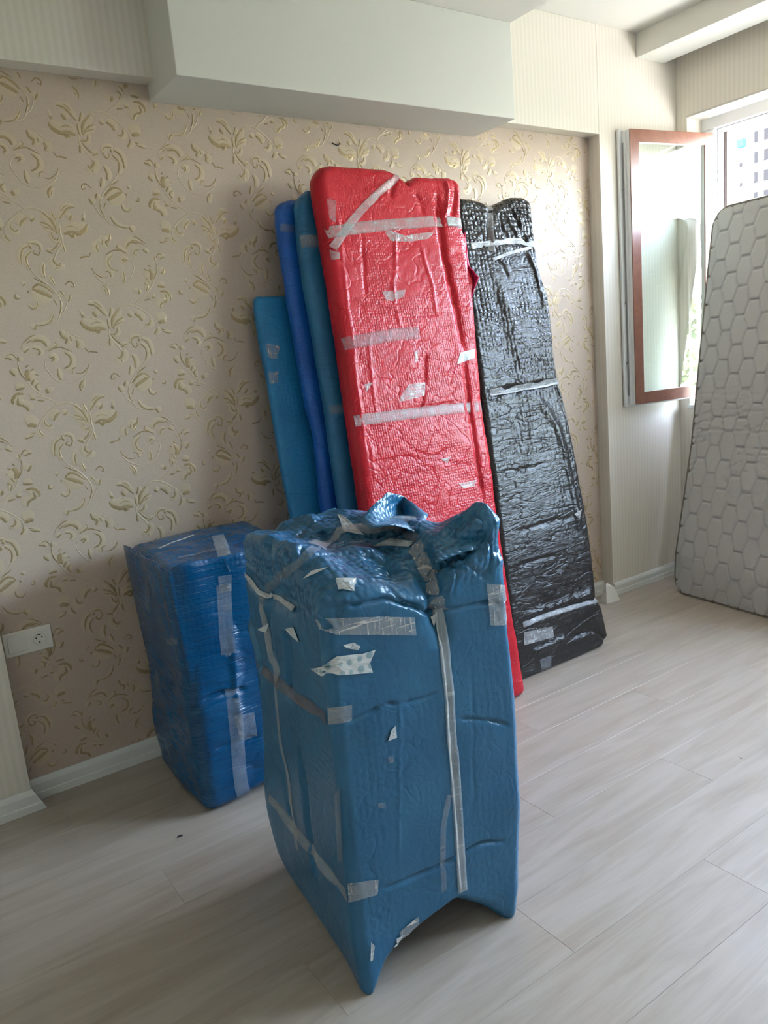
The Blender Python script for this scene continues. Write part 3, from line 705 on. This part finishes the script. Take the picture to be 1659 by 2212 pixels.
# wrap sleeve: its free upper edge stands off the front, left and corner
path = [(.722, 2.795), (.716, 2.6), (.710, 2.42), (.710, 2.345), (.718, 2.315), (.74, 2.300), (.85, 2.296), (1.0, 2.297), (1.2, 2.300)]
q = catmull(path, 70); V2 = []; K = 26
for i, p in enumerate(q):
    t = i/70; top = .868+.008*math.sin(t*11)+.004*math.sin(t*31)
    for j in range(K+1):
        s_ = j/K; z = .42+(top-.42)*s_; o_ = .004*math.sin(t*40+3*s_)*s_ + .028*(1-s_)**1.5
        c_ = np.array([.96, 2.56]); dr = (c_-p)/np.linalg.norm(c_-p)
        V2.append((p[0]+dr[0]*o_, p[1]+dr[1]*o_, z))
fs = [(i*(K+1)+j, (i+1)*(K+1)+j, (i+1)*(K+1)+j+1, i*(K+1)+j+1) for i in range(70) for j in range(K)]
sl = mesh('wrap_sleeve', [Vector(v) for v in V2], fs, 'wrap_royal', lb, True); md = sl.modifiers.new('thickness', 'SOLIDIFY'); md.thickness = .004; md.offset = 0
allV = np.vstack([V, np.array(V2)]); allF = F+[tuple(a+len(V) for a in f) for f in fs]; lbv = make_bvh(allV, allF)
tape('tape', lb, lbv, [(482,1262),(490,1386),(501,1498),(512,1592),(519,1685),(526,1715)], .05, 'tape_faint', .004)
tape('tape', lb, lbv, [(471,1158),(482,1192),(490,1222)], .045, 'tape_clear', .004)
tape('tape', lb, lbv, [(323,1262),(321,1285),(321,1315)], .04, 'tape_faint', .004)
tape('tape', lb, lbv, [(345,1187),(380,1172),(419,1158)], .008, 'tape_bright', .005)
tape('tape', lb, lbv, [(385,1207),(448,1193),(506,1186)], .008, 'tape_clear', .005)
for ol, mt in (([(505,1545),(548,1538),(556,1590),(520,1600)], 'tape_faint'), ([(360,1380),(385,1378),(384,1392),(362,1392)], 'tape_faint'), ([(470,1245),(500,1240),(500,1275),(474,1280)], 'tape_faint')):
    patch('tape_patch', lb, lbv, ol, mt, .004)

# ---------------------------------------------------------------- front blue bundle
fb = empty('wrapped_bundle', (1.0, 1.62, 0), 'large steel-blue wrapped bundle with taped crumpled top in the foreground', 'parcel')
A = np.array([.735, 1.375]); ud = np.array([.993, -.117]); vd = np.array([.117, .993]); WU, WV, HT = .50, .55, 1.02
P, F = cube_grid(140, 120, 270)
P = rounded(P, np.array([WU, WV, HT]), np.array([.026, .030, .035]))
u, v, w = P[:, 0].copy(), P[:, 1].copy(), P[:, 2].copy()
# width profile of the right side along height, left lobe towards the back
uR = np.interp(w*HT, [0, .08, .3, .52, .75, .95, 1.02], [.440, .470, .492, .502, .494, .484, .476])
uu = u*uR; vv = v*WV
z = w*HT
# front bevel under the crumpled top
bev = np.clip(1-vv/.20, 0, 1)**1.2*np.clip((w-.80)/.2, 0, 1)
z = z - bev*.085*np.interp(u, [0, .12, .3, .62, .8, .95, 1], [1.1, 1.0, .85, 1.0, .55, -.15, -.25])
# top undulation
tp = np.clip((w-.9)/.1, 0, 1)
z = z + tp*(.020*np.sin(u*9+v*3)+.02*np.exp(-((u-.3)/.2)**2-((v-.85)/.2)**2) - .045*np.exp(-((u-.62)/.12)**2-((v-.35)/.25)**2)
            + .05*np.exp(-((u-.97)/.10)**2-((v-.06)/.18)**2))
# bottom: pointed corners resting on the floor, wrap arched up between them
zb_ = np.interp(u, [0, .05, .14, .30, .45, .60, .66, .80, .92, 1.0], [0, .015, .055, .085, .105, .122, .118, .068, .018, .0])*np.clip(1-vv/.22, 0, 1)
zb_ = np.maximum(zb_, .05*np.clip(1-abs(v-.55)/.3, 0, 1)*(u > .2)); zb_ = np.maximum(zb_, .07*np.clip((v-.80)/.2, 0, 1)**2*np.clip(1-u/.25, 0, 1))
z = z + zb_*np.clip(1-w/.16, 0, 1)
X = A[0]+ud[0]*uu+vd[0]*vv; Y = A[1]+ud[1]*uu+vd[1]*vv
V = np.stack([X, Y, z], 1); N = vnormals(V, F)
V += N*(fbm(V*np.array([4, 4, 3.]), 61)*.010*np.clip(z/.1, 0, 1))[:, None]
topw = np.clip((V[:, 2]-.88)/.1, 0, 1)
V += N*((.16-np.abs(fbm(V*np.array([9, 9, 9.]), 63, 2)))*.040*topw)[:, None]
cc = np.array([.742, 1.372, .0]); dd = np.linalg.norm((V-cc)*np.array([1, 1, .55]), axis=1); V += np.exp(-(dd/.06)**2)[:, None]*np.array([-.006, -.026, -.03])
cc = np.array([1.185, 1.325, .0]); dd = np.linalg.norm((V-cc)*np.array([1, 1, .7]), axis=1); V += np.exp(-(dd/.05)**2)[:, None]*np.array([.0, -.015, -.03])
rd = np.abs(fbm(V*np.array([9, 9, 11.]), 65, 2)); V -= N*(np.exp(-(rd/.03)**2)*(.0005+.008*topw))[:, None]
def hnd(px, ax, val, disp, r):
    global V
    c = np.array(at(px[0], px[1], ax, val)); dd = np.linalg.norm(V-c, axis=1); V = V + np.exp(-(dd/r)**2)[:, None]*np.array(disp)
cc = np.array([.80, 1.90, .24]); dd = np.linalg.norm((V-cc)*np.array([1, 1, .5]), axis=1); V += np.exp(-(dd/.085)**2)[:, None]*np.array([-.022, .012, 0])
V = apply_lines(V, F, [
    ([(648,1640),(660,1740),(672,1840),(685,1900)], -.022, .018), ([(700,1315),(767,1305),(841,1292),(890,1309),(931,1321),(992,1313),(1054,1299),(1099,1309)], -.013, .0055), ([(820,1921),(890,1898),(931,1878),(988,1853),(1046,1821),(1100,1816)], -.012, .005),
    ([(710,1567),(767,1551),(833,1526),(890,1514),(951,1493)], -.007, .0042), ([(988,1551),(1054,1559),(1100,1567)], -.007, .0042), ([(862,1420),(863,1560),(862,1700),(866,1900)], .0012, .005), ([(1020,1420),(1022,1600),(1020,1780)], -.0012, .005),
    ([(894,1178),(915,1206),(931,1260),(947,1317),(958,1399)], -.022, .022), ([(947,1317),(968,1501),(984,1714),(999,1925)], -.004, .010),
    ([(517,1239),(562,1280),(603,1292),(650,1322)], -.026, .022), ([(572,1284),(576,1358),(587,1419),(600,1470)], -.020, .020), ([(618,1365),(622,1440),(625,1520)], -.020, .016), ([(600,1600),(615,1700),(632,1780)], -.008, .014), ([(640,1600),(655,1700),(670,1800)], -.008, .010),
    ([(546,1424),(591,1465),(644,1506),(701,1551)], -.008, .012), ([(582,1722),(632,1784),(685,1853),(746,1931)], -.010, .012),
    ([(1060,1150),(1010,1180),(960,1210),(935,1235)], -.022, .014), ([(1050,1125),(1000,1150),(930,1165)], .016, .016), ([(700,1180),(790,1190),(860,1220),(900,1280)], .010, .02), ([(760,1160),(830,1150),(900,1130)], -.020, .014),
    ([(560,1130),(620,1120),(700,1120)], .012, .02), ([(575,1160),(578,1210),(580,1260)], -.02, .016), ([(640,1125),(690,1150),(720,1170)], -.012, .012), ([(540,1330),(560,1420),(570,1520)], .010, .02)])
V[:, 2] = np.maximum(V[:, 2], .0005)
fbo = pack('bubble_wrap', fb, V, F, 'wrap_blue'); fbv = make_bvh(V, F)
# folded peak of wrap standing up behind the tape, and ear on the right
def q3(px, y_): return at(px[0], px[1], 1, y_)
flap('folded_peak', fb, ([q3((776,1122), 1.60), q3((838,1062), 1.66), q3((872,1072), 1.70), q3((925,1112), 1.62), q3((850,1135), 1.50), q3((868,1108), 1.72), q3((905,1150), 1.52), q3((800,1140), 1.52)],
     [(0, 1, 5, 7), (1, 2, 5), (2, 3, 6, 5), (7, 5, 4), (5, 6, 4)]), 'wrap_blue', 4, .003, 'upright pinched fold of the wrap')
flap('folded_ear', fb, ([q3((935,1165), 1.42), q3((985,1112), 1.42), q3((1035,1112), 1.40), q3((1063,1133), 1.36), q3((1008,1190), 1.335), q3((940,1215), 1.345), q3((1070,1180), 1.335)],
     [(0, 1, 2), (0, 2, 3, 4), (0, 4, 5), (3, 6, 4)]), 'wrap_blue', 4, .002, 'turned-over corner of the wrap')
T = lambda pts, w_, mt, off=.002: tape('tape', fb, fbv, pts, w_, mt, off)
T([(894,1178),(915,1206),(931,1260),(947,1317)], .050, 'tape_crinkle', .004)
T([(944,1312),(958,1399),(968,1501),(974,1600),(978,1632),(984,1714),(992,1837),(998,1925)], .028, 'tape_strip', .003)
T([(939,1312),(952,1399),(962,1501),(968,1600),(978,1714),(986,1837),(994,1925)], .006, 'tape_bright', .004)
T([(519,1241),(562,1280),(603,1292),(636,1317)], .014, 'tape_bright', .004)
T([(572,1284),(576,1358),(587,1419),(599,1452),(607,1600),(623,1673),(632,1755),(644,1837)], .022, 'tape_clear')
T([(546,1424),(591,1465),(644,1506),(705,1551)], .030, 'tape_brown'); T([(582,1722),(632,1784),(685,1853),(750,1933)], .032, 'tape_clear')
T([(970,1716),(958,1780),(956,1850),(958,1925)], .016, 'tape_faint'); T([(681,1182),(726,1161),(808,1141),(898,1124)], .040, 'tape_clear', .006)
T([(792,1112),(833,1128),(874,1149),(900,1170)], .030, 'tape_brown', .006); T([(685,1186),(644,1219),(603,1247),(574,1276)], .024, 'tape_faint', .003)
for ol, mt in (([(710,1528),(759,1522),(759,1558),(712,1564)], 'tape_clear'), ([(753,1907),(816,1898),(814,1931),(755,1948)], 'tape_crinkle'), ([(726,1251),(769,1251),(765,1278),(730,1274)], 'tape_white'),
    ([(683,1337),(760,1333),(824,1331),(894,1333),(898,1372),(824,1370),(726,1370),(693,1358)], 'tape_crinkle'), ([(740,1393),(763,1387),(777,1395),(773,1403),(746,1399)], 'tape_white'),
    ([(697,1440),(726,1417),(783,1411),(810,1403),(798,1430),(804,1452),(697,1460),(673,1444)], 'label_dotted'), ([(845,1575),(853,1567),(856,1592),(837,1600)], 'tape_white'), ([(656,1251),(673,1235),(708,1227),(685,1239)], 'tape_white'),
    ([(730,1112),(746,1118),(785,1157),(742,1149)], 'tape_white'), ([(804,1182),(841,1165),(894,1171),(882,1182),(841,1180)], 'tape_white'), ([(1050,1260),(1095,1264),(1099,1301),(1091,1350),(1058,1350)], 'tape_crinkle'),
    ([(902,1978),(906,1999),(867,2026),(861,2013)], 'tape_crinkle'), ([(800,2034),(808,2042),(804,2073),(799,2075)], 'tape_white'), ([(855,2026),(867,2021),(855,2050)], 'tape_white'), ([(619,1358),(636,1354),(648,1387),(632,1374)], 'tape_white'),
    ([(558,1360),(582,1346),(576,1366)], 'tape_white'), ([(927,1333),(947,1321),(935,1354)], 'tape_white'), ([(725,1720),(735,1700),(742,1860),(732,1860)], 'tape_faint'), ([(836,1634),(848,1632),(850,1645),(838,1648)], 'tape_faint'), ([(814,1734),(832,1732),(830,1744),(816,1744)], 'tape_faint')):
    patch('tape_patch', fb, fbv, ol, mt, .003, .0012)

# ---------------------------------------------------------------- mattress leaning on the window
mt = empty('mattress', (3.7, 2.1, 0), 'single mattress with quilted hexagon cover leaning on the window', 'mattress')
prof = interp([(0, 3.655), (.22, 3.675), (.82, 3.832), (1.62, 3.972), (2.02, 4.050), (2.13, 4.066)])
MW, MH, MT_, MY = .90, 2.075, .10, 2.575
def mpos(a, b, t):     # a across (0 at far/left edge), b along height, t depth behind the front face
    x = prof(b); return np.stack([x - .122*a*.99 + t*.985, MY - a*.993 - .122*t + 0*x, b + 0*a - t*.0], 1)
na, nb_ = 150, 340
ga, gb = np.meshgrid(np.linspace(0, MW, na+1), np.linspace(0, MH, nb_+1), indexing='ij'); a_, b_ = ga.ravel(), gb.ravel()
cr = .10     # rounded corners: pull the grid in
def corner(a, b):
    a2, b2 = a.copy(), b.copy()
    ca = np.clip(a, cr, MW-cr); cb = np.clip(b, cr, MH-cr); da, db = a-ca, b-cb; m_ = np.maximum(abs(da), abs(db)); l_ = np.hypot(da, db)+1e-9
    k = (abs(da) > 0) & (abs(db) > 0); a2[k] = ca[k]+da[k]*m_[k]/l_[k]; b2[k] = cb[k]+db[k]*m_[k]/l_[k]
    return a2, b2
a2, b2 = corner(a_, b_)
# elongated hexagon quilting: distance to nearest cell border
cw, ch = .078, .150
def hexd(a, b):
    i0 = np.floor(a/cw).astype(int); best = np.full(len(a), 9.); sec = np.full(len(a), 9.); fl = np.zeros(len(a))
    for di in (-1, 0, 1, 2):
        i = i0+di
        for dj in (-1, 0, 1, 2):
            oy = np.where(i % 2 == 0, 0, ch/2); j = np.floor((b-oy)/ch).astype(int)+dj
            dx = (a-i*cw)/.102; dy = (b-oy-j*ch)/ch; d_ = np.maximum(abs(dy)*2, abs(dy)+abs(dx)*1.95)
            lo = d_ < best; fl = np.where(lo, (abs(dy) > abs(dx)*1.95)*1.0, fl); sec = np.where(lo, best, np.minimum(sec, d_)); best = np.where(lo, d_, best)
    return sec-best, fl
g, flt = hexd(a2, b2); groove = np.exp(-(g/.12)**2)*(.55+.45*flt)
edge = np.minimum(np.minimum(a2, MW-a2), np.minimum(b2, MH-b2))
pil = .013*(1-groove)-.005*np.exp(-(edge/.02)**2)
wrk = np.abs(fbm(np.stack([a2*5, b2*26, a2*0], 1), 71)); pil = pil - .006*np.exp(-(wrk/.05)**2)*np.exp(-((b2-.86)/.25)**2)
V = mpos(a2, b2, -pil)
V[:, 2] = np.maximum(V[:, 2], .001)
F = [(i*(nb_+1)+j, (i+1)*(nb_+1)+j, (i+1)*(nb_+1)+j+1, i*(nb_+1)+j+1) for i in range(na) for j in range(nb_)]
mesh('quilted_top', [Vector(v) for v in V], F, 'mattress_fabric', mt, True)
# border band, back face and piping follow the same rounded outline
ol = []
for cx_, cy_, a0 in ((cr, cr, 180), (MW-cr, cr, 270), (MW-cr, MH-cr, 0), (cr, MH-cr, 90)):
    for k in range(9):
        an = math.radians(a0+k*90/8); ol.append((cx_+cr*math.cos(an), cy_+cr*math.sin(an)))
dense = []
for i, p in enumerate(ol):
    q = ol[(i+1) % len(ol)]; n = max(1, int(math.dist(p, q)/.03))
    for k in range(n): dense.append((p[0]+(q[0]-p[0])*k/n, p[1]+(q[1]-p[1])*k/n))
da, db = np.array(dense).T; n = len(da)
lay = [mpos(da, db, np.full(n, t)) for t in (.0, .02, .05, .08, MT_)]
Vb = np.vstack(lay); Vb[:, 2] = np.maximum(Vb[:, 2], .0005)
Fb = [(k*n+i, k*n+(i+1) % n, (k+1)*n+(i+1) % n, (k+1)*n+i) for k in range(4) for i in range(n)]+[tuple(range(4*n, 5*n))]
mesh('border_band', [Vector(v) for v in Vb], Fb, 'mattress_side', mt, False)
def loop_tube(name, pts, r, mat, parent):
    pts = [Vector(p) for p in pts]; n = len(pts); V = []; K = 8
    for i in range(n):
        t = (pts[(i+1) % n]-pts[i-1]).normalized(); a = t.cross(Vector((1, 0, .1))).normalized(); b = t.cross(a)
        for k in range(K): V.append(pts[i]+a*r*math.cos(2*math.pi*k/K)+b*r*math.sin(2*math.pi*k/K))
    return mesh(name, V, [(i*K+k, i*K+(k+1) % K, ((i+1) % n)*K+(k+1) % K, ((i+1) % n)*K+k) for i in range(n) for k in range(K)], mat, parent, True)
for t in (-.001, MT_):
    pp = mpos(da, db, np.full(n, t)); pp[:, 2] = np.maximum(pp[:, 2], .008); loop_tube('piping', pp, .009, 'piping', mt)

# ---------------------------------------------------------------- small things on the floor and wall
fp = at(1300, 1266, 2, 0)
def crumple(name, c, pts, mat, label, cat, z=0):
    bm = bmesh.new()
    for p in pts: bm.verts.new(Vector(c)+Vector(p))
    bmesh.ops.convex_hull(bm, input=list(bm.verts)); 
    o = bm_obj(name, bm, mat); return tag(o, label, cat)
crumple('plastic_scrap', (3.30, 2.735, 0), [(-.05, -.01, .0), (.05, -.02, .0), (.04, .05, 0), (-.04, .05, 0), (-.03, .01, .10), (.03, .0, .075), (.055, .02, .05), (.0, .03, .105)], 'paper', 'white crumpled scrap on the floor by the wall corner', 'scrap')
q = at(388, 1807, 2, 0)
crumple('chip', tuple(q), [(-.009, -.003, .0002), (.010, -.004, .0002), (.011, .004, .0002), (-.006, .005, .0002), (-.004, .0, .005), (.006, .001, .004)], 'dark', 'tiny black chip lying on the bare floor', 'debris')
q = at(1600, 1638, 2, 0)
crumple('chip', tuple(q), [(-.003, -.004, .0002), (.003, -.003, .0002), (.002, .006, .0002), (0, 0, .003)], 'dark', 'smallest dark speck on the floor right of the bundles', 'debris')
q = at(727, 313, 1, YW)
bm = bmesh.new()
for i, (dx, dz) in enumerate(((-.022, .004), (-.008, -.002), (.006, -.004), (.016, .004))):
    for dy, dzz in ((-.002, 0), (-.006, .002), (-.002, .004)): bm.verts.new((q.x+dx, YW+dy, q.z+dz+dzz))
vs = list(bm.verts); bm.verts.ensure_lookup_table()
for i in range(3):
    for k in range(3): bm.faces.new((vs[i*3+k], vs[i*3+(k+1) % 3], vs[i*3+3+(k+1) % 3], vs[i*3+3+k]))
bm.faces.new(vs[:3]); bm.faces.new(vs[-3:][::-1])
tag(bm_obj('wall_hook', bm, 'dark'), 'tiny dark hook in the wallpaper above the red panel', 'hook')

# ---------------------------------------------------------------- outside
tag(struct(box('ground', (4.6, -60, -6.2), (170, 120, -6), 'ground')), None)
bd = empty('apartment_building', (115, 70, -6), 'pale apartment block seen through the window opening', 'building')
FX, FB = 115.0, 128.0
bm = bmesh.new(); add_box(bm, (FX, 36, -6), (FB, 104, 52)); bm_obj('facade_wall', bm, 'facade', bd)
for r in range(14):
    for c in range(6):
        z0 = 24.3+(r-8)*2.78; yb_ = 68.4+(c-3)*9.0
        for dy, wd, hh in ((0, .6, .7), (-2.4, .75, 1.7), (-4.6, 1.5, 1.7)):
            wv = box('facade_window', (FX-.10, yb_+dy, z0), (FX+.02, yb_+dy+wd, z0+hh), 'facade', bd)
            box('pane', (FX-.12, yb_+dy+.06, z0+.06), (FX-.102, yb_+dy+wd-.06, z0+hh-.06), 'far_glass', wv)
aw = box('awning', (FX-.9, 67.9, 27.0), (FX, 69.0, 28.1), 'awning', bd)
def tree(x, y, h, r, label, seed):
    t = empty('tree', (x, y, -6), label, 'tree'); rn = random.Random(seed)
    bm = bmesh.new(); bmesh.ops.create_cone(bm, cap_ends=True, segments=10, radius1=.16, radius2=.08, depth=h*.7, matrix=Matrix.Translation((x, y, -6+h*.35))); bm_obj('trunk', bm, 'bark', t)
    V, Fc = [], []
    for i in range(7000):
        a, b = rn.uniform(0, 2*math.pi), rn.uniform(-1, 1); rr_ = r*(rn.random()**.45); s_ = math.sqrt(1-b*b)
        c = Vector((x+rr_*s_*math.cos(a), y+rr_*s_*math.sin(a), -6+h-r*.9+rr_*b*1.15))
        e1 = Vector((rn.uniform(-1, 1), rn.uniform(-1, 1), rn.uniform(-1, 1))).normalized(); e2 = e1.cross(Vector((rn.uniform(-1, 1), rn.uniform(-1, 1), rn.uniform(-1, 1)))).normalized(); sz = rn.uniform(.09, .17); k = len(V)
        V += [c-e1*sz, c+e2*sz*.45, c+e1*sz, c-e2*sz*.45]; Fc.append((k, k+1, k+2, k+3))
    o = mesh('foliage', V, Fc, 'leaf', t); o['kind'] = 'stuff'
tree(13, -4.4, 8.8, 3.0, 'leafy green tree outside, glimpsed in the open sash glass', 1)
